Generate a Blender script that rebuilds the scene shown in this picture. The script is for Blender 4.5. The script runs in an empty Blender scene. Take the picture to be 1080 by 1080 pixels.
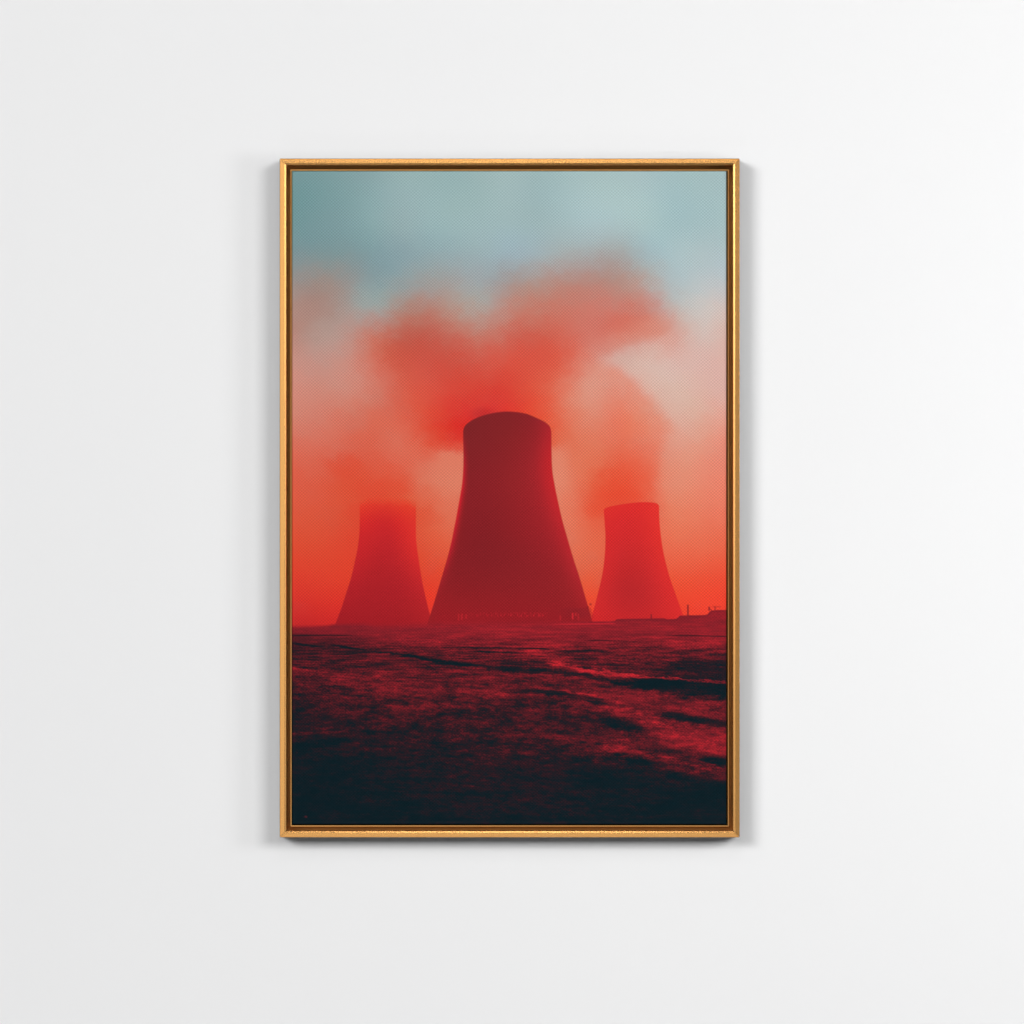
import bpy, bmesh, math
from mathutils import Vector

# ------------------------------------------------------------------ basics
S = bpy.context.scene
COL = S.collection
PX = 0.0013310          # one photo pixel on the picture's front plane, in metres
CX, CY = 537.55, 525.2  # photo pixel of the picture's centre (world origin)
LIGHT = 1.05            # light a white front surface sends back, per unit albedo


def lin1(c):
    c = c / 255.0
    return c / 12.92 if c <= 0.04045 else ((c + 0.055) / 1.055) ** 2.4


def lin(rgb, k=1.0):
    return tuple(lin1(c) * k for c in rgb)


# ------------------------------------------------------------------ node maths
class Net:
    """wraps a node tree so that formulas can be written as Python expressions"""

    def __init__(self, mat):
        mat.use_nodes = True
        self.t = mat.node_tree
        self.n = self.t.nodes
        self.l = self.t.links

    def node(self, kind):
        return self.n.new(kind)

    def feed(self, sock, v):
        if isinstance(v, V):
            self.l.new(v.s, sock)
        elif isinstance(v, (tuple, list)):
            sock.default_value = (tuple(v) + (1.0,)) if len(sock.default_value) == 4 and len(v) == 3 else tuple(v)
        else:
            sock.default_value = v

    def math(self, op, *a, clamp=False):
        n = self.node('ShaderNodeMath')
        n.operation = op
        n.use_clamp = clamp
        for i, v in enumerate(a):
            self.feed(n.inputs[i], v)
        return V(self, n.outputs[0])

    def step(self, v, a, b):
        """smooth step of v from a to b (a may exceed b)"""
        n = self.node('ShaderNodeMapRange')
        n.interpolation_type = 'SMOOTHSTEP'
        flip = a > b
        lo, hi = (b, a) if flip else (a, b)
        self.feed(n.inputs['Value'], v)
        self.feed(n.inputs['From Min'], lo)
        self.feed(n.inputs['From Max'], hi)
        n.inputs['To Min'].default_value = 1.0 if flip else 0.0
        n.inputs['To Max'].default_value = 0.0 if flip else 1.0
        return V(self, n.outputs[0])

    def vec(self, x, y, z=0.0):
        n = self.node('ShaderNodeCombineXYZ')
        for i, v in enumerate((x, y, z)):
            self.feed(n.inputs[i], v)
        return V(self, n.outputs[0])

    def noise(self, x, y, z=0.0, detail=4.0, rough=0.55):
        n = self.node('ShaderNodeTexNoise')
        n.noise_dimensions = '3D'
        self.feed(n.inputs['Vector'], self.vec(x, y, z))
        n.inputs['Scale'].default_value = 1.0
        n.inputs['Detail'].default_value = detail
        n.inputs['Roughness'].default_value = rough
        return V(self, n.outputs[0])

    def mix(self, f, a, b):
        n = self.node('ShaderNodeMix')
        n.data_type = 'RGBA'
        self.feed(n.inputs[0], f)
        self.feed(n.inputs[6], a)
        self.feed(n.inputs[7], b)
        return V(self, n.outputs[2])

    def ramp(self, f, stops, interp='LINEAR'):
        n = self.node('ShaderNodeValToRGB')
        r = n.color_ramp
        r.interpolation = interp
        while len(r.elements) < len(stops):
            r.elements.new(0.5)
        for e, (p, c) in zip(r.elements, stops):
            e.position = p
        for e, (p, c) in zip(r.elements, stops):
            e.color = tuple(c) + (1.0,) if len(c) == 3 else c
        if f is not None:
            self.feed(n.inputs[0], f)
        return V(self, n.outputs[0])

    def curve(self, v, pts):
        """piecewise smooth function through (input, output) points"""
        x0, x1 = pts[0][0], pts[-1][0]
        y0 = min(p[1] for p in pts)
        y1 = max(p[1] for p in pts)
        if y1 - y0 < 1e-6:
            y1 = y0 + 1.0
        n = self.node('ShaderNodeFloatCurve')
        m = n.mapping
        c = m.curves[0]
        q = [((a - x0) / (x1 - x0), (b - y0) / (y1 - y0)) for a, b in pts]
        c.points[0].location = q[0]
        c.points[1].location = q[-1]
        for a in q[1:-1]:
            c.points.new(*a)
        for p in c.points:
            p.handle_type = 'AUTO_CLAMPED'
        m.extend = 'HORIZONTAL'
        m.update()
        self.feed(n.inputs['Factor'], 1.0)
        self.feed(n.inputs['Value'], (v - x0) * (1.0 / (x1 - x0)))
        return V(self, n.outputs[0]) * (y1 - y0) + y0

    def table(self, x, x0, x1, y, y0, y1, rows, conv, sharpen=1.0):
        """smooth 2-D colour table: rows of equally spaced colours, cubic B-spline both ways"""
        nr, nc = len(rows), len(rows[0])
        data = [[list(conv(c)) for c in r] for r in rows]
        src = [[list(c) for c in r] for r in data]
        for it in range(3):       # make the spline pass near the given colours
            blur = [[[(sum(wj * sum(wi * data[min(max(j + dj, 0), nr - 1)][min(max(i + di, 0), nc - 1)][k]
                                    for di, wi in ((-1, 1 / 6), (0, 4 / 6), (1, 1 / 6)))
                           for dj, wj in ((-1, 1 / 6), (0, 4 / 6), (1, 1 / 6))))
                      for k in range(3)] for i in range(nc)] for j in range(nr)]
            for j in range(nr):
                for i in range(nc):
                    for k in range(3):
                        data[j][i][k] = max(0.001, data[j][i][k] + sharpen * (src[j][i][k] - blur[j][i][k]))
        grp = bpy.data.node_groups.new('colour_table', 'ShaderNodeTree')
        grp.interface.new_socket('Across', in_out='INPUT', socket_type='NodeSocketFloat')
        grp.interface.new_socket('Down', in_out='INPUT', socket_type='NodeSocketFloat')
        grp.interface.new_socket('Color', in_out='OUTPUT', socket_type='NodeSocketColor')
        sub = Net.__new__(Net)
        sub.t, sub.n, sub.l = grp, grp.nodes, grp.links
        gi = sub.node('NodeGroupInput')
        go = sub.node('NodeGroupOutput')
        t, f = V(sub, gi.outputs[0]), V(sub, gi.outputs[1])
        acc = (0.0, 0.0, 0.0)
        for i in range(nc):
            # the alpha of this ramp is the i-th B-spline basis function across the picture
            wgt = sub.ramp(None, [(k / (nc - 1), (1, 1, 1, 1.0 if k == i else 0.0)) for k in range(nc)], 'B_SPLINE')
            rn = wgt.s.node
            sub.feed(rn.inputs[0], t)
            col = sub.ramp(f, [(j / (nr - 1), data[j][i]) for j in range(nr)], 'B_SPLINE')
            m = sub.node('ShaderNodeMix')
            m.data_type = 'RGBA'
            m.blend_type = 'ADD'
            m.clamp_factor = False
            sub.feed(m.inputs[0], V(sub, rn.outputs[1]))
            sub.feed(m.inputs[6], acc)
            sub.feed(m.inputs[7], col)
            acc = V(sub, m.outputs[2])
        sub.l.new(acc.s, go.inputs[0])
        n = self.node('ShaderNodeGroup')
        n.node_tree = grp
        self.feed(n.inputs[0], (x - x0) * (1.0 / (x1 - x0)))
        self.feed(n.inputs[1], (y - y0) * (1.0 / (y1 - y0)))
        return V(self, n.outputs[0])


class V:
    def __init__(self, net, s):
        self.net = net
        self.s = s

    def __add__(self, o): return self.net.math('ADD', self, o)
    __radd__ = __add__
    def __sub__(self, o): return self.net.math('SUBTRACT', self, o)
    def __rsub__(self, o): return self.net.math('SUBTRACT', o, self)
    def __mul__(self, o): return self.net.math('MULTIPLY', self, o)
    __rmul__ = __mul__
    def __truediv__(self, o): return self.net.math('DIVIDE', self, o)
    def __rtruediv__(self, o): return self.net.math('DIVIDE', o, self)


def principled(mat):
    return next(n for n in mat.node_tree.nodes if n.type == 'BSDF_PRINCIPLED')


# ------------------------------------------------------------------ the printed picture
SKY = """
118,152,155 122,155,157 130,160,162 138,165,167 150,177,177 150,177,177 149,177,178 155,180,180 160,184,184 156,181,182 160,185,186 164,188,188 165,189,189 165,188,190 160,186,188 160,185,186 160,184,186
112,150,153 120,155,157 128,160,162 140,170,172 150,176,178 153,180,181 153,180,180 155,181,181 160,184,185 155,180,182 163,188,190 168,192,193 170,194,194 168,193,194 160,187,190 161,187,189 161,186,188
115,150,153 122,153,156 128,158,161 138,168,170 148,172,174 151,178,180 155,181,182 157,182,184 158,182,184 157,180,182 162,184,186 168,190,193 168,190,192 168,192,192 160,187,190 161,186,189 162,186,188
125,148,152 126,150,152 128,152,154 130,158,162 138,162,167 145,168,172 150,172,176 155,175,178 156,176,184 160,175,180 165,172,172 165,168,168 165,165,163 160,180,185 168,190,193 172,190,192 170,188,192
150,145,142 155,142,135 152,146,142 138,155,157 145,160,162 158,158,155 162,160,158 158,165,168 162,152,148 172,150,142 178,140,130 178,138,128 176,140,130 178,160,152 172,185,188 180,190,192 180,190,194
172,140,130 170,135,125 165,150,143 158,165,162 172,142,130 180,130,118 178,148,136 172,160,152 190,135,122 192,125,110 198,120,105 200,122,108 200,125,112 200,132,120 190,174,168 198,192,188 204,186,180
182,135,123 178,150,140 185,148,138 195,122,106 192,100,85 192,95,80 195,110,95 195,120,105 200,105,90 205,95,78 208,105,88 206,118,104 210,112,95 212,132,114 212,152,137 207,184,176 210,178,168
200,145,132 195,145,133 202,142,128 209,114,96 206,90,72 205,85,70 205,80,65 208,90,75 215,85,68 214,85,68 218,95,75 215,130,112 212,165,152 214,180,168 214,178,168 214,176,166 214,172,162
208,140,125 206,138,122 207,138,122 211,124,106 214,97,77 215,85,68 214,72,58 214,68,54 214,68,54 220,88,66 220,118,95 218,150,130 220,140,120 216,168,152 214,180,165 216,175,162 214,172,162
210,132,114 212,126,108 214,118,98 216,110,88 220,97,75 220,78,58 218,58,48 218,50,46 224,58,48 226,78,54 224,112,86 220,132,108 226,122,98 224,138,112 216,170,152 216,168,150 222,158,142
216,112,92 216,112,92 216,105,84 218,98,76 218,112,90 222,85,62 220,55,44 222,60,46 222,65,48 224,85,58 222,108,80 222,118,90 224,112,86 226,122,96 222,150,128 222,150,128 226,140,120
220,96,74 218,98,76 220,82,58 220,90,66 222,92,68 218,118,94 222,125,100 222,120,95 222,120,95 222,120,95 222,122,95 224,110,80 226,90,62 228,98,70 222,138,112 226,138,114 226,130,108
220,92,68 220,88,64 220,84,58 222,76,52 222,88,60 222,105,78 222,118,92 222,115,90 222,115,90 222,115,90 224,125,98 226,90,62 226,76,52 228,88,62 226,128,100 228,128,102 228,124,100
220,84,58 220,84,58 220,76,52 222,70,48 224,78,52 222,95,66 224,108,80 224,108,82 224,108,82 224,108,82 224,120,92 226,100,72 226,95,68 226,100,75 228,118,88 228,116,88 228,112,86
222,74,50 222,74,50 224,70,48 224,68,46 222,72,48 224,82,54 228,90,60 226,95,65 226,95,65 226,95,65 226,108,78 226,104,74 228,98,70 228,100,72 230,102,74 230,102,74 230,98,70
220,62,46 222,64,46 224,64,44 224,62,42 224,64,44 226,68,46 228,72,48 228,78,52 228,78,52 228,78,52 228,92,60 228,90,60 230,86,58 230,84,56 232,84,56 232,80,54 232,76,52
210,50,44 214,50,42 220,50,42 222,50,42 226,54,42 232,56,42 232,58,42 232,58,42 232,58,42 232,62,44 232,64,44 234,70,46 234,68,46 234,66,46 232,66,46 236,68,48 236,66,48
190,38,42 196,38,40 206,40,40 212,42,40 220,46,42 224,48,42 226,48,42 226,48,42 226,50,42 226,52,42 228,54,42 230,56,44 230,56,44 230,56,44 230,56,44 232,56,46 232,56,46
"""
GROUND = """
.72 .72 .74 .75 .76 .76 .74 .74 .74
.50 .60 .68 .72 .72 .70 .66 .70 .72
.34 .42 .52 .58 .64 .64 .58 .64 .66
.36 .38 .34 .44 .50 .50 .50 .40 .36
.50 .48 .50 .50 .38 .38 .45 .34 .30
.34 .44 .55 .50 .54 .58 .44 .28 .20
.32 .40 .50 .48 .42 .42 .60 .52 .42
.25 .30 .38 .36 .36 .36 .52 .56 .52
.20 .25 .27 .30 .32 .32 .28 .50 .56
.19 .22 .25 .28 .34 .36 .44 .58 .70
.10 .14 .18 .24 .25 .32 .46 .54 .52
.06 .10 .12 .20 .20 .16 .12 .36 .48
.05 .08 .10 .17 .16 .12 .09 .07 .14
.04 .06 .08 .12 .15 .14 .10 .05 .06
.03 .05 .06 .10 .10 .10 .08 .05 .05
"""


def print_material():
    mat = bpy.data.materials.new('printed_canvas')
    N = Net(mat)
    tc = N.node('ShaderNodeTexCoord')
    sp = N.node('ShaderNodeSeparateXYZ')
    N.l.new(tc.outputs['Object'], sp.inputs[0])
    X = V(N, sp.outputs[0]) * (1 / PX) + CX          # position on the print, in photo pixels
    Y = CY - V(N, sp.outputs[2]) * (1 / PX)
    ink = lambda c: lin(c, 1.0 / LIGHT)

    # --- sky and steam
    n1 = N.noise(X * (1 / 46), Y * (1 / 40), 3.1, 3, 0.55)
    n2 = N.noise(X * (1 / 46), Y * (1 / 40), 9.7, 3, 0.55)
    n3 = N.noise(X * (1 / 90), Y * (1 / 70), 17.7, 5, 0.6)
    fade = N.step(Y, 180, 300) * N.step(Y, 640, 520)
    n4 = N.noise(X * (1 / 15), Y * (1 / 13), 51.0, 4, 0.62)
    n5 = N.noise(X * (1 / 15), Y * (1 / 13), 77.0, 4, 0.62)
    sx = X + ((n1 - 0.5) * 12.0 + (n4 - 0.5) * 20.0) * fade
    sy = Y + ((n2 - 0.5) * 12.0 + (n5 - 0.5) * 20.0) * fade
    rows = [[tuple(float(v) for v in c.split(',')) for c in r.split()] for r in SKY.strip().split('\n')]
    # rows 8..17 are equally spaced too: 180 + 28.75*j, the last one at 668
    sky = N.table(sx, 308, 766, sy, 180, 180 + 28.75 * 17, rows, ink)
    # clear air under the plume beside the tall tower and beside its neck
    bumps = N.noise(X * (1 / 11), Y * (1 / 14), 4.4, 3, 0.55) * 17.0
    clear = N.step(Y + bumps - (X - 470) * 0.08, 481, 489) * N.step(X, 449, 470) * N.step(Y, 520, 488) * N.step(X, 500, 492)
    sky = N.mix(clear * 0.85, sky, ink((221, 124, 99)))
    clear = N.step(Y + X * 0.25 + bumps, 621, 636) * N.step(X, 607, 590) * N.step(Y, 535, 500) * N.step(X, 574, 580)
    sky = N.mix(clear * 0.65, sky, ink((223, 136, 110)))
    puff = N.step(Y + bumps, 558, 550) * N.step(X, 616, 630) * N.step(Y, 520, 536) * N.step(X, 650, 640)
    sky = N.mix(puff * 0.5, sky, ink((226, 80, 54)))
    # firmer billow edges: the right-hand plume against pale sky, and the underside of the upper lobe
    edge = N.curve(Y, [(368, 634), (378, 645), (388, 656), (402, 671), (418, 685), (438, 701), (452, 708), (462, 705), (475, 698), (500, 694), (535, 694)])
    off = X - edge + bumps - 8.5
    span = N.step(Y, 376, 392) * N.step(Y, 536, 505)
    img_in = N.mix(N.step(Y, 430, 510), ink((224, 134, 110)), ink((227, 98, 72)))
    sky = N.mix(N.step(off, 13, -13) * N.step(off, -50, -8) * span * 0.55, sky, img_in)
    img_out = N.mix(N.step(Y, 410, 500), ink((215, 178, 166)), ink((224, 140, 116)))
    sky = N.mix(N.step(off, -11, 15) * N.step(off, 46, 12) * span * 0.5, sky, img_out)
    under = N.curve(X, [(628, 376), (640, 371), (660, 365), (682, 359), (700, 353), (710, 347), (716, 338)])
    off = Y - under + (bumps - 8.5) * 0.6
    span = N.step(X + bumps, 634, 664) * N.step(X + bumps, 728, 702)
    sky = N.mix(N.step(off, 8, -9) * N.step(off, -30, -8) * span * 0.45, sky, ink((212, 136, 118)))
    sky = N.mix(N.step(off, -6, 10) * N.step(off, 26, 8) * span * 0.45, sky, ink((210, 178, 168)))
    # red puffs spilling over the left tower's rim, and a clump drifting off it
    for (qx, qy, rx, ry, qa, qc) in ((375, 539, 15, 11, .5, (220, 72, 50)), (446, 546, 22, 12, .4, (220, 78, 52)), (364, 492, 20, 14, .45, (221, 78, 54)), (408, 516, 34, 14, .35, (222, 72, 50))):
        d = N.math('SQRT', (sx - qx) * (sx - qx) * (1 / rx / rx) + (sy - qy) * (sy - qy) * (1 / ry / ry))
        sky = N.mix(N.step(d, 1.25, 0.45) * qa, sky, ink(qc))
    # shadowy wisp on the left of the rim
    d = N.math('SQRT', (X - 511) * (X - 511) * 0.28 + (Y - 437) * (Y - 437))
    sky = N.mix(N.step(d, 11.0, 1.0) * 0.34, sky, ink((160, 34, 42)))
    sky = N.mix(N.step(N.math('ABSOLUTE', n3 - 0.5), 0.0, 0.24) * N.step(n3, 0.45, 0.75) * 0.07, sky, ink((120, 120, 120)))

    # --- cooling towers: left edge, right edge, rim, then their own colours across and down
    def tower(base, L, R, T, soft, tsoft, table, ytop, ybot, spread=None, wisp=0.0):
        l = N.curve(Y, L)
        r = N.curve(Y, R)
        t = N.curve(X, T)
        m = N.step(N.math('MINIMUM', X - l, r - X), -soft, soft) * N.step(Y - t + wisp, -tsoft, tsoft)
        s = (X - l) / N.math('MAXIMUM', r - l, 1.0)
        if spread:
            s = N.curve(s, spread)
        c = N.table(s, 0, 1, Y, ytop, ybot, table, ink, 0.6)
        return N.mix(m, base, c), m

    P = lambda txt: [[tuple(float(v) * k for v, k in zip(c.split(','), (1.0, 0.97, 0.91))) for c in r.split()] for r in txt.strip().split('\n')]
    img = sky
    smear = (N.noise(X * (1 / 14), Y * (1 / 9), 1.3, 3, 0.6) - 0.5) * 10.0
    img, m1 = tower(
        img,
        [(520, 379.7), (540, 379.7), (560, 379.4), (570, 378.6), (580, 377.1), (590, 375.1), (600, 372.9), (610, 370.5), (624, 366.0), (640, 360.9), (650, 357.2), (660, 353.4)],
        [(520, 439.2), (560, 439.1), (568, 439.3), (578, 440.2), (589, 441.8), (600, 443.4), (610, 445.0), (630, 449.2), (640, 451.6), (660, 457)],
        [(370, 530.5), (380, 529.6), (392, 527.2), (405, 526.6), (425, 527.2), (438, 530.5), (450, 532)],
        0.9, 6.0,
        P("""226,66,48 224,62,48 224,62,48 226,66,48 226,68,48
218,48,46 210,44,46 208,44,46 218,48,46 222,56,48
204,40,46 200,40,46 196,39,46 208,43,46 222,50,48
198,38,46 190,37,45 186,36,45 198,40,46 216,46,47
188,36,45 180,35,44 178,35,44 186,37,45 204,42,47
178,34,44 172,33,43 172,33,43 176,34,44 190,38,46
170,32,42 168,32,42 168,32,42 170,33,42 182,36,44
160,30,40 160,30,40 160,30,40 164,31,41 172,34,42"""), 528, 660, wisp=smear - 2.0)
    img, m2 = tower(
        img,
        [(525, 637.2), (540, 637.4), (552, 638.2), (567, 639.0), (578, 638.8), (589, 638.0), (598, 637.0), (606, 635.7), (616, 633.6), (625, 631.4), (640, 627.6), (660, 622)],
        [(525, 695.8), (546, 696.0), (557, 696.8), (568, 698.0), (578, 699.5), (589, 701.7), (599, 704.2), (610, 707.3), (620, 710.7), (640, 717.8), (660, 725)],
        [(630, 541), (637, 537.6), (642, 535.0), (656, 532.2), (668, 530.6), (679, 529.8), (688, 530.1), (693, 531.0), (696, 533.4), (702, 535)],
        0.8, 0.9,
        P("""222,52,48 220,48,48 220,47,48 220,48,48 224,54,50
216,46,48 212,44,48 212,45,48 216,47,48 224,52,50
212,44,48 208,44,48 208,44,48 214,46,48 222,50,48
210,44,48 202,43,48 200,43,47 208,45,48 220,49,48
208,44,48 194,41,46 192,41,46 204,44,48 218,47,48
206,44,48 188,40,46 186,40,46 200,43,48 216,46,48
208,44,48 192,40,46 188,40,46 200,43,47 216,46,48
208,42,46 200,40,46 196,40,46 204,42,46 216,46,48"""), 530, 655)
    img, m3 = tower(
        img,
        [(430, 488.7), (456, 488.8), (480, 489.1), (496, 488.8), (510, 487.7), (521, 486.0), (531, 484.2), (546, 481.5), (557, 479.3), (568, 477.2), (578, 474.9), (589, 472.1), (599, 469.2), (610, 466.0), (620, 463.0), (640, 456.9), (660, 450.5)],
        [(430, 582.0), (456, 582.1), (480, 582.4), (496, 583.1), (510, 585.2), (525, 588.2), (546, 592.9), (568, 599.0), (589, 605.2), (610, 612.0), (629, 617.6), (640, 620.8), (660, 626.6)],
        [(484, 463), (488.2, 457), (489.3, 452.5), (491.7, 448.3), (496, 444.8), (501.3, 441.7), (509, 438.7), (518, 436.3), (526, 434.9), (535, 434.2), (545, 434.8), (554.2, 436.3), (560, 438.2), (566.3, 441.0), (572, 443.6), (576.5, 446.3), (580.5, 450.3), (582, 455), (586, 460)],
        0.8, 0.9,
        P("""120,40,42 122,38,42 124,37,42 128,36,42 130,36,42 140,36,44 152,37,46 160,38,46
132,36,42 128,36,42 128,36,42 130,36,42 136,36,42 148,36,44 166,38,47 180,38,48
184,34,48 138,35,42 132,35,42 134,35,42 142,36,43 158,37,46 180,38,47 190,38,46
206,34,50 146,34,42 136,34,42 138,34,42 146,36,43 162,37,46 184,38,47 196,38,47
214,35,50 148,34,42 136,33,41 136,33,41 144,34,42 160,36,45 178,38,47 194,39,48
200,34,50 146,33,41 134,32,40 132,32,40 142,33,41 156,35,44 170,37,46 186,38,48
184,34,48 142,33,41 134,32,40 132,32,40 138,33,41 150,34,43 162,36,45 184,39,49
160,34,44 142,33,41 138,32,40 136,32,40 140,33,41 146,34,42 156,36,44 174,38,48
152,34,42 150,32,40 148,32,40 146,32,40 146,32,40 148,33,41 152,34,42 166,36,44
150,32,40 152,30,40 154,30,40 152,30,40 150,30,40 148,30,40 148,31,40 152,32,40"""), 436, 660, spread=[(0, 0), (.045, .143), (.12, .286), (.30, .43), (.55, .571), (.80, .714), (.91, .857), (1, 1)])

    # low structures round the tall tower's foot: a darker band and tiny lit openings between its legs
    band = N.step(Y, 640.5, 642.5) * N.step(X, 585, 612) * N.step(X + (Y - 640) * -0.3, 624.5, 622) * N.step(Y, 656, 648)
    img = N.mix(band * 0.35, img, ink((128, 32, 40)))
    cell = N.noise(X * 0.62, Y * 0.25, 6.0, 1, 0.5)
    legs = N.step(cell, 0.50, 0.64) * N.step(Y, 645.5, 647.5) * N.step(Y, 652.5, 649.5) * N.step(X, 480, 530) * N.step(X, 580, 574)
    img = N.mix(legs * 0.55, img, ink((205, 38, 48)))
    for lx, ly0, ly1, a in ((604.5, 647, 653.5, .8), (607.8, 647, 650, .5), (610.5, 648, 654, .35), (591.5, 650, 655, .35), (484, 648, 655, .35), (487.5, 648, 654, .45), (492, 649, 653, .4)):
        p = N.step(N.math('ABSOLUTE', X - lx), 1.5, 0.3) * N.step(Y, ly0 - 1, ly0 + 0.5) * N.step(Y, ly1 + 1, ly1 - .5)
        img = N.mix(p * a, img, ink((208, 40, 48)))
    # small dark structures between tall tower and right tower
    for (bx, by, rx, ry, a, c) in ((623.3, 637.8, 1.6, 1.3, .55, (130, 30, 38)), (620.5, 641, 1.6, 1.4, .5, (130, 30, 38))):
        d = N.math('SQRT', (X - bx) * (X - bx) * (1 / rx / rx) + (Y - by) * (Y - by) * (1 / ry / ry))
        img = N.mix(N.step(d, 1.5, 0.4) * a, img, ink(c))

    # --- ground
    rows = [[(float(v),) * 3 for v in r.split()] for r in GROUND.strip().split('\n')]
    ys = [660, 672, 684, 696, 708, 720, 735, 750, 765, 780, 795, 810, 830, 850, 870]
    k = N.curve(Y, [(y, j / (len(ys) - 1)) for j, y in enumerate(ys)])
    w1 = (N.noise(X * (1 / 50), Y * (1 / 16), 2.2, 4, 0.6) - 0.5)
    g = N.table(X + w1 * 40.0, 308, 766, k + w1 * 0.09, 0, 1, rows, lambda c: c, 0.5)
    sep = N.node('ShaderNodeSeparateColor')
    N.l.new(g.s, sep.inputs[0])
    g = V(N, sep.outputs[0])
    # long streaks on the plain, drawn as a plane running to the horizon
    dep = 1.0 / N.math('MAXIMUM', Y - 636.0, 4.0)
    gx = (X - 560.0) * dep
    tilt = Y - (X - 540.0) * 0.045 * N.step(Y, 670, 720)
    dep2 = 1.0 / N.math('MAXIMUM', tilt - 636.0, 4.0)
    s1 = N.noise(gx * 5.0, dep2 * 900.0, 5.0, 4, 0.62)
    s2 = N.noise(X * (1 / 26), tilt * (1 / 2.6), 8.0, 4, 0.6)
    s3 = N.noise(X * (1 / 12), tilt * (1 / 4.6), 2.0, 4, 0.68)
    s4 = N.noise(X * (1 / 2.6), Y * (1 / 1.9), 12.0, 2, 0.6)
    s5 = N.noise(X * (1 / 55), tilt * (1 / 11), 22.0, 5, 0.62)
    far = N.step(Y, 740, 690)
    near = N.step(Y, 690, 745)
    amp = N.step(Y, 662, 700) * 0.82 + 0.18
    strength = (g * 1.25 + 0.24) * (1.0 - N.step(g, 0.42, 0.62) * near * 0.45)
    noise_sum = (s1 - 0.5) * 0.35 + (s2 - 0.5) * (far * 1.25 + 0.35) + (s3 - 0.5) * (near * 1.2 + 0.3) + (s4 - 0.5) * 0.80 + (s5 - 0.5) * 1.45
    g = g + noise_sum * strength * amp

    # broad ridges and hollows that cross the plain: (points, half width, change, raggedness)
    def stroke(g, pts, half, amount, soft=0.6, rag=3.0):
        c = N.curve(X, pts)
        hw = N.curve(X, half)
        wob = (s3 - 0.5) * (rag * 1.7) + (s2 - 0.5) * (rag * 1.2)
        d = N.math('ABSOLUTE', Y + wob - c)
        ends = N.step(X, pts[0][0] - 6, pts[0][0] + 14) * N.step(X, pts[-1][0] + 6, pts[-1][0] - 14)
        f = N.step(d / N.math('MAXIMUM', hw, 0.3), 1.0 + soft, 1.0 - soft) * ends
        return g + f * (0.35 + s3 * 1.3) * amount

    g = stroke(g, [(392, 687), (406, 688.8), (433, 692), (452, 696.5), (482, 700), (508, 704), (540, 707), (586, 709.6), (621, 714), (651, 720)], [(392, .8), (480, 2.0), (540, 2.8), (600, 2.8), (651, 2.0)], -0.34, rag=4.5)
    g = stroke(g, [(640, 719), (679, 722), (725, 726.5), (790, 731)], [(640, 2), (680, 6), (725, 7.5), (790, 8.5)], -0.30, rag=5)
    g = stroke(g, [(700, 700), (736, 703), (790, 706)], [(700, 2), (736, 6), (790, 8)], -0.18)
    g = stroke(g, [(572, 700), (596, 702.5), (616, 707), (640, 710.6), (663, 713), (690, 715.2), (730, 717.5), (790, 723)], [(572, .6), (616, 2.4), (660, 1.9), (700, 1.0), (790, .7)], 0.48, rag=6)
    g = stroke(g, [(300, 705.5), (318, 706.5), (332, 708)], [(300, 1.2), (332, .8)], 0.25)
    g = stroke(g, [(470, 683.4), (500, 683.5), (540, 684), (585, 685)], [(470, .8), (585, .7)], -0.35, rag=1.2)
    g = stroke(g, [(495, 687.2), (520, 688), (560, 689)], [(495, .9), (560, .8)], -0.35, rag=1.2)
    g = stroke(g, [(585, 687), (618, 686.6), (640, 687)], [(585, .8), (640, .8)], -0.3, rag=1.2)
    g = stroke(g, [(612, 675.8), (640, 676), (652, 676.4)], [(612, .7), (652, .7)], -0.25, rag=1)
    g = stroke(g, [(700, 670.5), (735, 671), (780, 672)], [(700, .7), (780, .7)], -0.25, rag=1)
    g = stroke(g, [(300, 670.6), (350, 670.4), (375, 670.8)], [(300, .7), (375, .6)], -0.28, rag=0.6)
    g = stroke(g, [(348, 680), (370, 684), (388, 686)], [(348, 1), (388, 1)], -0.3, rag=1.5)
    g = stroke(g, [(300, 678), (325, 681), (342, 683)], [(300, 1), (342, 1)], -0.28, rag=1.5)
    g = stroke(g, [(530, 729), (560, 729.5), (577, 730.5), (609, 735), (648, 743)], [(530, 2), (577, 2.6), (609, 3.2), (648, 3.2)], -0.30, rag=5)
    g = stroke(g, [(560, 725.6), (590, 728.5), (612, 731.5), (640, 737)], [(560, .8), (640, .8)], 0.22, rag=3)
    g = stroke(g, [(634, 760), (650, 763), (682, 768)], [(634, 3), (660, 5), (682, 3)], -0.22, rag=5)
    g = stroke(g, [(694, 753), (716, 756), (742, 761), (780, 767)], [(694, 1.5), (725, 4), (780, 4)], -0.40, rag=5)
    g = stroke(g, [(668, 786), (690, 793), (716, 796), (735, 797)], [(668, 2), (700, 4), (735, 2)], -0.28, rag=4)
    g = stroke(g, [(738, 800), (752, 803), (785, 805)], [(738, 3), (785, 5)], -0.45, rag=3)
    g = stroke(g, [(600, 805), (622, 799), (645, 797.5), (664, 799.5), (690, 807), (725, 822), (790, 836)], [(600, 4), (645, 5), (690, 6), (790, 9)], -0.13, rag=4)
    g = stroke(g, [(625, 790), (650, 787.5), (672, 791), (700, 803), (740, 815), (785, 824)], [(625, 4), (672, 6), (720, 8), (785, 5)], 0.10, rag=3)
    g = stroke(g, [(300, 789), (340, 784), (380, 780)], [(300, 4), (380, 3)], -0.12, rag=3)
    g = stroke(g, [(300, 776), (340, 773), (372, 771)], [(300, 1.6), (372, 1.4)], 0.14, rag=3)
    g = stroke(g, [(630, 742), (660, 752), (700, 769), (740, 782), (785, 792)], [(630, 6), (700, 9), (785, 9)], 0.14, rag=5)
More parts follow.
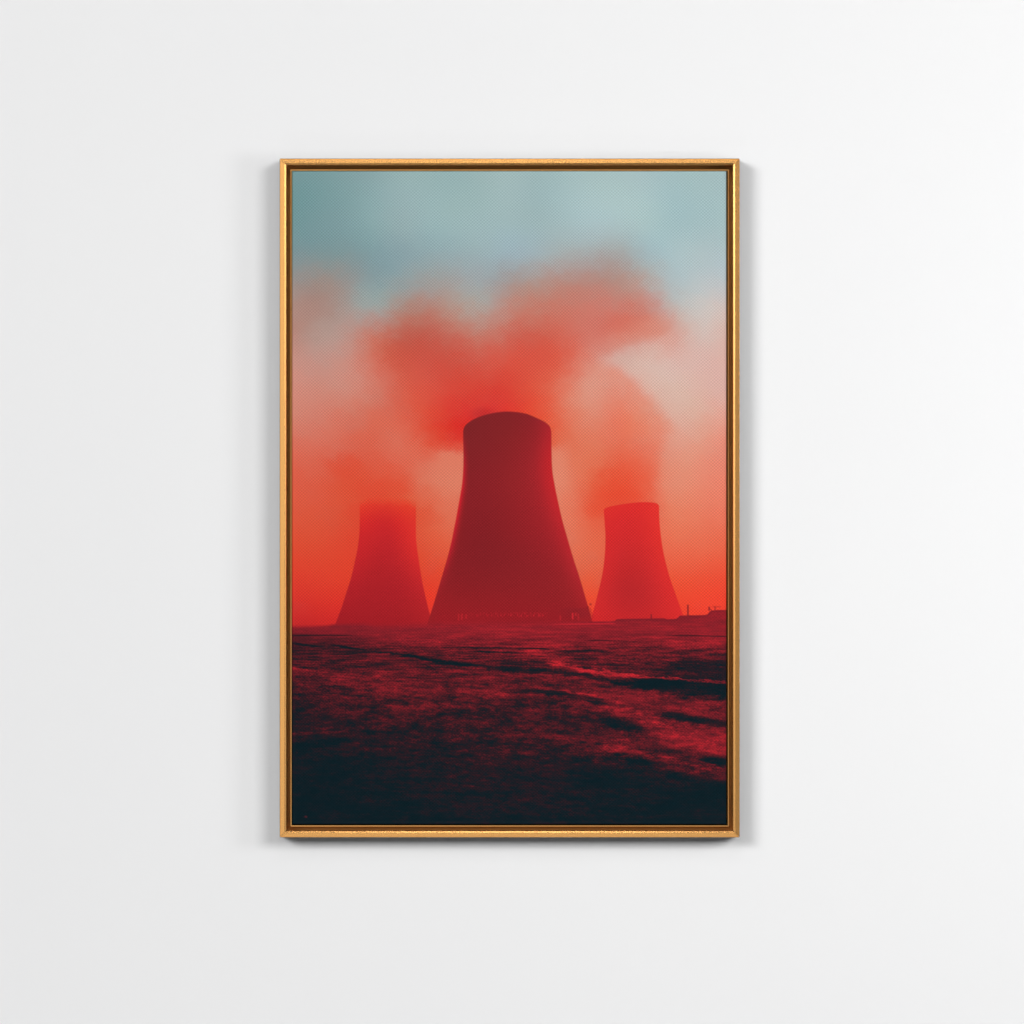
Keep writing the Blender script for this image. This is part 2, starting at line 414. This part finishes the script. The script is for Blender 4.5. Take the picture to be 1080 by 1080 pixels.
    gc = N.ramp(g, [(0.0, ink((9, 30, 37))), (0.10, ink((17, 30, 37))), (0.28, ink((44, 27, 34))), (0.5, ink((92, 28, 36))), (0.72, ink((138, 32, 41))), (1.0, ink((196, 38, 47)))])

    # skyline: low far roofs at the right, flat haze at the left
    sk = N.curve(X, [(300, 661.0), (345, 660.2), (352, 659.0), (384, 658.6), (400, 660.5), (450, 659.0), (470, 658), (575, 657), (612, 656), (640, 655.6), (649, 655.2), (651, 653.4), (690, 652.6), (701.5, 652.4), (703.5, 653.4), (714, 653), (716, 650.8), (719, 649.6), (744, 649), (748, 647.2), (752, 644.2), (767, 643.6), (775, 643.6)])
    soft = N.curve(X, [(300, 2.6), (350, 2.2), (420, 5.0), (560, 5.5), (610, 1.6), (650, 0.8), (775, 0.7)])
    gm = N.step((Y - sk) / soft, -1.0, 1.0)
    img = N.mix(gm, img, gc)
    roof = N.step(Y - sk, 0, 0.6) * N.step(Y - sk, 4.0, 1.2) * N.step(X, 646, 652)
    img = N.mix(roof * 0.45, img, ink((112, 30, 38)))
    line = N.step(N.math('ABSOLUTE', Y - 658.6 + (X - 612) * 0.012), 1.3, 0.2) * N.step(X, 574, 600) * N.step(X, 652, 646)
    img = N.mix(line * 0.75, img, ink((196, 38, 48)))
    for px_, y0_, y1_, hw in ((726.2, 638.2, 650, 0.75), (687.5, 648, 653, 0.6), (748.6, 640.3, 644.5, 0.7), (754.8, 640.5, 644, 0.4)):
        p = N.step(N.math('ABSOLUTE', X - px_), hw + 0.7, hw - 0.3) * N.step(Y, y0_ - .6, y0_ + .6) * N.step(Y, y1_ + .6, y1_ - .6)
        img = N.mix(p * 0.72, img, ink((104, 30, 38)))
    p = N.step(N.math('ABSOLUTE', Y - 640.4), 1.1, 0.2) * N.step(X, 750, 755) * N.step(X, 762, 760)
    img = N.mix(p * 0.45, img, ink((140, 34, 40)))
    p = N.step(N.math('ABSOLUTE', X - 752 + (Y - 645) * -1.1), 1.4, 0.4) * N.step(Y, 641, 642) * N.step(Y, 646, 645)
    img = N.mix(p * 0.6, img, ink((120, 30, 38)))
    # a lone speck near the bottom left corner
    d = N.math('SQRT', (X - 322.8) * (X - 322.8) * 0.5 + (Y - 862) * (Y - 862))
    img = N.mix(N.step(d, 1.6, 0.4) * 0.4, img, ink((110, 34, 44)))

    # --- the weave of the canvas: small over-and-under cells, stronger in some patches than others
    wv = N.math('COSINE', X * (2 * math.pi / 3.5)) * N.math('COSINE', Y * (2 * math.pi / 3.25))
    patch = N.step(N.noise(X * (1 / 16), Y * (1 / 16), 30.0, 2, 0.6), 0.30, 0.62)
    grain = N.noise(X * 0.7, Y * 0.7, 40.0, 1, 0.5) - 0.5
    hgt = wv * (patch * 0.7 + 0.3)
    tone = 1.0 + hgt * 0.21 + grain * 0.15
    n = N.node('ShaderNodeVectorMath')
    n.operation = 'SCALE'
    N.feed(n.inputs[0], img)
    N.feed(n.inputs['Scale'], tone)
    b = principled(mat)
    N.l.new(n.outputs[0], b.inputs['Base Color'])
    b.inputs['Roughness'].default_value = 0.85
    b.inputs['Specular IOR Level'].default_value = 0.04
    bp = N.node('ShaderNodeBump')
    bp.inputs['Strength'].default_value = 0.25
    bp.inputs['Distance'].default_value = 0.0002
    N.feed(bp.inputs['Height'], hgt)
    N.l.new(bp.outputs[0], b.inputs['Normal'])
    return mat


def gold_material(name, dark, bright, metal, rough):
    mat = bpy.data.materials.new(name)
    N = Net(mat)
    tc = N.node('ShaderNodeTexCoord')
    sp = N.node('ShaderNodeSeparateXYZ')
    N.l.new(tc.outputs['Object'], sp.inputs[0])
    x, y, z = (V(N, o) for o in sp.outputs)
    # brushed lines along each rail: rails are built lying along their local X
    br = N.noise(x * 6.0, y * 900.0, z * 900.0, 4, 0.65)
    mot = N.noise(x * 25.0, y * 25.0, z * 25.0, 4, 0.6)
    c = N.mix(br * 0.7 + mot * 0.3, dark, bright)
    b = principled(mat)
    N.feed(b.inputs['Base Color'], c)
    b.inputs['Metallic'].default_value = metal
    N.feed(b.inputs['Roughness'], br * 0.03 + (rough - 0.015))
    return mat


def wall_material():
    mat = bpy.data.materials.new('white_wall_paint')
    N = Net(mat)
    tc = N.node('ShaderNodeTexCoord')
    sp = N.node('ShaderNodeSeparateXYZ')
    N.l.new(tc.outputs['Object'], sp.inputs[0])
    x, y, z = (V(N, o) for o in sp.outputs)
    a = N.noise(x * 1.4, z * 1.1, 0.0, 3, 0.5)
    f = N.noise(x * 420.0, z * 420.0, 5.0, 3, 0.6)
    c = N.mix(a, (0.83, 0.83, 0.835), (0.85, 0.85, 0.85))
    b = principled(mat)
    N.feed(b.inputs['Base Color'], c)
    b.inputs['Roughness'].default_value = 0.9
    b.inputs['Specular IOR Level'].default_value = 0.15
    bp = N.node('ShaderNodeBump')
    bp.inputs['Strength'].default_value = 0.05
    bp.inputs['Distance'].default_value = 0.0004
    N.feed(bp.inputs['Height'], f)
    N.l.new(bp.outputs[0], b.inputs['Normal'])
    return mat


# ------------------------------------------------------------------ meshes
def link(name, bm, mat, parent=None, smooth=False):
    bmesh.ops.recalc_face_normals(bm, faces=bm.faces)
    me = bpy.data.meshes.new(name)
    bm.to_mesh(me)
    bm.free()
    me.materials.append(mat)
    if smooth:
        for p in me.polygons:
            p.use_smooth = True
    o = bpy.data.objects.new(name, me)
    COL.objects.link(o)
    o.parent = parent
    return o


W = 485.2 * PX      # outer width and height of the frame
H = 716.2 * PX
WALL_Y = 0.0        # the wall's face; the room is towards -Y

root = bpy.data.objects.new('framed_picture', None)
COL.objects.link(root)
root.empty_display_size = 0.1
root.location = (0, WALL_Y, 0)
root['label'] = 'gold framed canvas print of three cooling towers steaming in red haze, hung on white wall'
root['category'] = 'framed picture'

gold = gold_material('satin_gold', (0.84, 0.42, 0.125), (0.92, 0.468, 0.146), 0.85, 0.23)
gold_shade = gold_material('shaded_gold', (0.36, 0.17, 0.042), (0.48, 0.24, 0.068), 0.7, 0.5)  # the same gold made darker: the recess's shade put into its colour
canvas_mat = print_material()
side_mat = bpy.data.materials.new('bounce_cutting_dark')  # unseen rail sides, coloured dark to keep warm bounce off the wall
_n = Net(side_mat)
_tc = _n.node('ShaderNodeTexCoord')
_w = _n.node('ShaderNodeTexNoise')
_w.inputs['Scale'].default_value = 60.0
_n.l.new(_tc.outputs['Object'], _w.inputs['Vector'])
_n.feed(principled(side_mat).inputs['Base Color'], _n.mix(V(_n, _w.outputs[0]), (0.018, 0.015, 0.012), (0.035, 0.03, 0.025)))
principled(side_mat).inputs['Roughness'].default_value = 0.7

mm = 0.001
# cross-section of a rail: u = distance in from the outer edge, h = height off the wall (mm)
RAIL = [(0.0, 1.0), (0.0, 43.3), (0.2, 44.1), (0.7, 44.4), (6.3, 44.80), (6.6, 44.78), (8.9, 44.05), (9.4, 43.5), (9.5, 42.9), (9.5, 8.0), (9.5, 1.0)]
# cross-section of the stepped inner liner
LINER = [(9.5, 8.0), (14.1, 8.0), (14.3, 8.4), (14.4, 26.6), (14.7, 27.0), (16.1, 27.0), (16.4, 26.6), (16.4, 6.0), (24.0, 6.0), (24.0, 1.0), (9.5, 1.0)]


def ring_point(side, u, h, end, gap=0.0):
    """point of a mitred moulding in the picture's coordinates"""
    x = W / 2 - u
    z = H / 2 - u
    k = 1 if end else -1
    if side == 'top':
        return Vector((k * (x - gap), -h, z))
    if side == 'bottom':
        return Vector((k * (x - gap), -h, -z))
    if side == 'left':
        return Vector((-x, -h, k * (z - gap)))
    return Vector((x, -h, k * (z - gap)))


frame_bm = bmesh.new()
for side in ('top', 'bottom', 'left', 'right'):
    loops = []
    for end in (0, 1):
        loops.append([frame_bm.verts.new(ring_point(side, u * mm, h * mm, end, 0.00012)) for u, h in LINER])
    n = len(LINER)
    for i in range(n):
        frame_bm.faces.new((loops[0][i], loops[0][(i + 1) % n], loops[1][(i + 1) % n], loops[1][i]))
    frame_bm.faces.new(loops[0])
    frame_bm.faces.new(loops[1])
frame = link('frame', frame_bm, gold_shade, root)
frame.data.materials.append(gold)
for p in frame.data.polygons:             # the raised lip next to the canvas is gilded, the recess has its shade in the colour
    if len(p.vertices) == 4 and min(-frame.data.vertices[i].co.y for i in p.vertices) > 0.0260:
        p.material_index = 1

for side in ('top', 'bottom', 'left', 'right'):
    bm = bmesh.new()
    loops = []
    # local space: rail along X so that the brushed grain follows it
    c = {'top': Vector((0, 0, H / 2)), 'bottom': Vector((0, 0, -H / 2)), 'left': Vector((-W / 2, 0, 0)), 'right': Vector((W / 2, 0, 0))}[side]
    rot = 0.0 if side in ('top', 'bottom') else math.radians(90)
    for end in (0, 1):
        vs = []
        for u, h in RAIL:
            p = ring_point(side, u * mm, h * mm, end, 0.00032) - c
            if rot:
                p = Vector((p.z, p.y, -p.x))      # undo the object's turn about Y
            vs.append(bm.verts.new(p))
        loops.append(vs)
    n = len(RAIL)
    for i in range(n):
        bm.faces.new((loops[0][i], loops[0][(i + 1) % n], loops[1][(i + 1) % n], loops[1][i]))
    bm.faces.new(loops[0])
    bm.faces.new(loops[1])
    rail = link('rail', bm, gold, frame)
    rail.data.materials.append(side_mat)
    for p in rail.data.polygons:          # the rail's outer side and back are made dark to cut warm bounce
        hs = [-rail.data.vertices[i].co.y for i in p.vertices]
        if len(p.vertices) == 4 and (max(hs) < 0.0435 and min(hs) < 0.0015):
            p.material_index = 1
    rail.location = c
    if rot:
        rail.rotation_euler = (0, -rot, 0)

# the stretched canvas: rounded wrapped edges, a faint sag, in the liner with a dark gap round it
CW = 458.4 * PX
CH = 689.6 * PX
CT = 0.0345         # front of the canvas, off the wall
bm = bmesh.new()
prof = [(0.0, -0.0270), (0.0, -0.0016), (0.0003, -0.0007), (0.0008, -0.0002), (0.0016, 0.0)]
rings = []
for ins, dh in prof:
    x, z = CW / 2 - ins, CH / 2 - ins
    rings.append([bm.verts.new((sx * x, -(CT + dh), sz * z)) for sx, sz in ((-1, -1), (1, -1), (1, 1), (-1, 1))])
for a, b in zip(rings, rings[1:]):
    for i in range(4):
        bm.faces.new((a[i], a[(i + 1) % 4], b[(i + 1) % 4], b[i]))
bm.faces.new(rings[-1])
bm.faces.new(list(reversed(rings[0])))
canvas = link('canvas_print', bm, canvas_mat, root)
canvas.location = (0, 0, 0)
# picture centre and canvas centre differ by a fraction of a pixel
canvas.location = ((537.1 - CX) * PX, 0, (CY - 524.9) * PX)

# the wall
bm = bmesh.new()
vs = [bm.verts.new(p) for p in ((-6, 0, -4), (6, 0, -4), (6, 0, 5), (-6, 0, 5))]
bm.faces.new(vs)
vb = [bm.verts.new(p) for p in ((-6, .15, -4), (6, .15, -4), (6, .15, 5), (-6, .15, 5))]
bm.faces.new(vb)
for i in range(4):
    bm.faces.new((vs[i], vs[(i + 1) % 4], vb[(i + 1) % 4], vb[i]))
wall = link('wall', bm, wall_material())
wall['kind'] = 'structure'

# ------------------------------------------------------------------ light
def area(name, loc, target, sx, sy, power, col=(1, 1, 1)):
    d = bpy.data.lights.new(name, 'AREA')
    d.shape = 'RECTANGLE'
    d.size, d.size_y = sx, sy
    d.energy = power
    d.color = col
    o = bpy.data.objects.new(name, d)
    COL.objects.link(o)
    o.location = loc
    o.rotation_euler = (Vector(target) - Vector(loc)).to_track_quat('-Z', 'Y').to_euler()
    return o


def softbox(name, az, el, dist, wid, hei, share, target=(0, 0, 0), col=(1, 1, 1)):
    """a rectangular softbox seen from the picture at azimuth az and elevation el (degrees), wid x hei degrees large;
    share = the light it sends back from a white wall"""
    a_, e_ = math.radians(az), math.radians(el)
    d = Vector((math.sin(a_) * math.cos(e_), -math.cos(a_) * math.cos(e_), math.sin(e_)))
    sx = 2 * dist * math.tan(math.radians(wid / 2))
    sy = 2 * dist * math.tan(math.radians(hei / 2))
    return area(name, d * dist, target, sx, sy, share * math.pi ** 2 * dist ** 2 / (-d.y), col)


softbox('key_softbox_left', -29, 14.5, 30, 20, 15, 0.445)
softbox('key_softbox_right', 30, 14.5, 30, 20, 15, 0.315)
softbox('edge_shadow_light', 0, 30, 2.9, 11, 4, 0.06)  # added out of view, deepens the wall shadow close to the frame
softbox('side_gradient_light', 52, 4, 2.6, 14, 14, 0.14)  # added out of view, makes the wall brighter towards the right
softbox('low_fill', -14, -33, 2.9, 14, 5, 0.03)  # added unseen fill, lifts the lower part of the wall
softbox('left_accent', -9.8, 0, 30, 14, 14, 0.015)  # added unseen light, brightens the left rail's face
softbox('top_accent', 0, 10.7, 30, 14, 14, 0.012)  # added unseen light for the top rail's face
softbox('low_accent', 0, -10.7, 30, 14, 14, 0.017)  # added unseen light for the bottom rail's face

w = bpy.data.worlds.new('World')
S.world = w
w.use_nodes = True
bg = w.node_tree.nodes['Background']
bg.inputs[0].default_value = (1, 1, 1, 1)
bg.inputs[1].default_value = 0.03

# ------------------------------------------------------------------ camera and view
cam = bpy.data.cameras.new('camera')
co = bpy.data.objects.new('camera', cam)
COL.objects.link(co)
D = 10.0
co.location = ((540 - CX) * PX, -D, -(540 - CY) * PX)
co.rotation_euler = (math.radians(90), 0, 0)
cam.sensor_width = 36.0
cam.lens = 36.0 * (D - 0.0446) / (1080 * PX)
cam.clip_end = 100
S.camera = co
S.view_settings.view_transform = 'Standard'
S.view_settings.look = 'None'
S.view_settings.exposure = 0
S.view_settings.gamma = 1
S.view_settings.use_curve_mapping = False
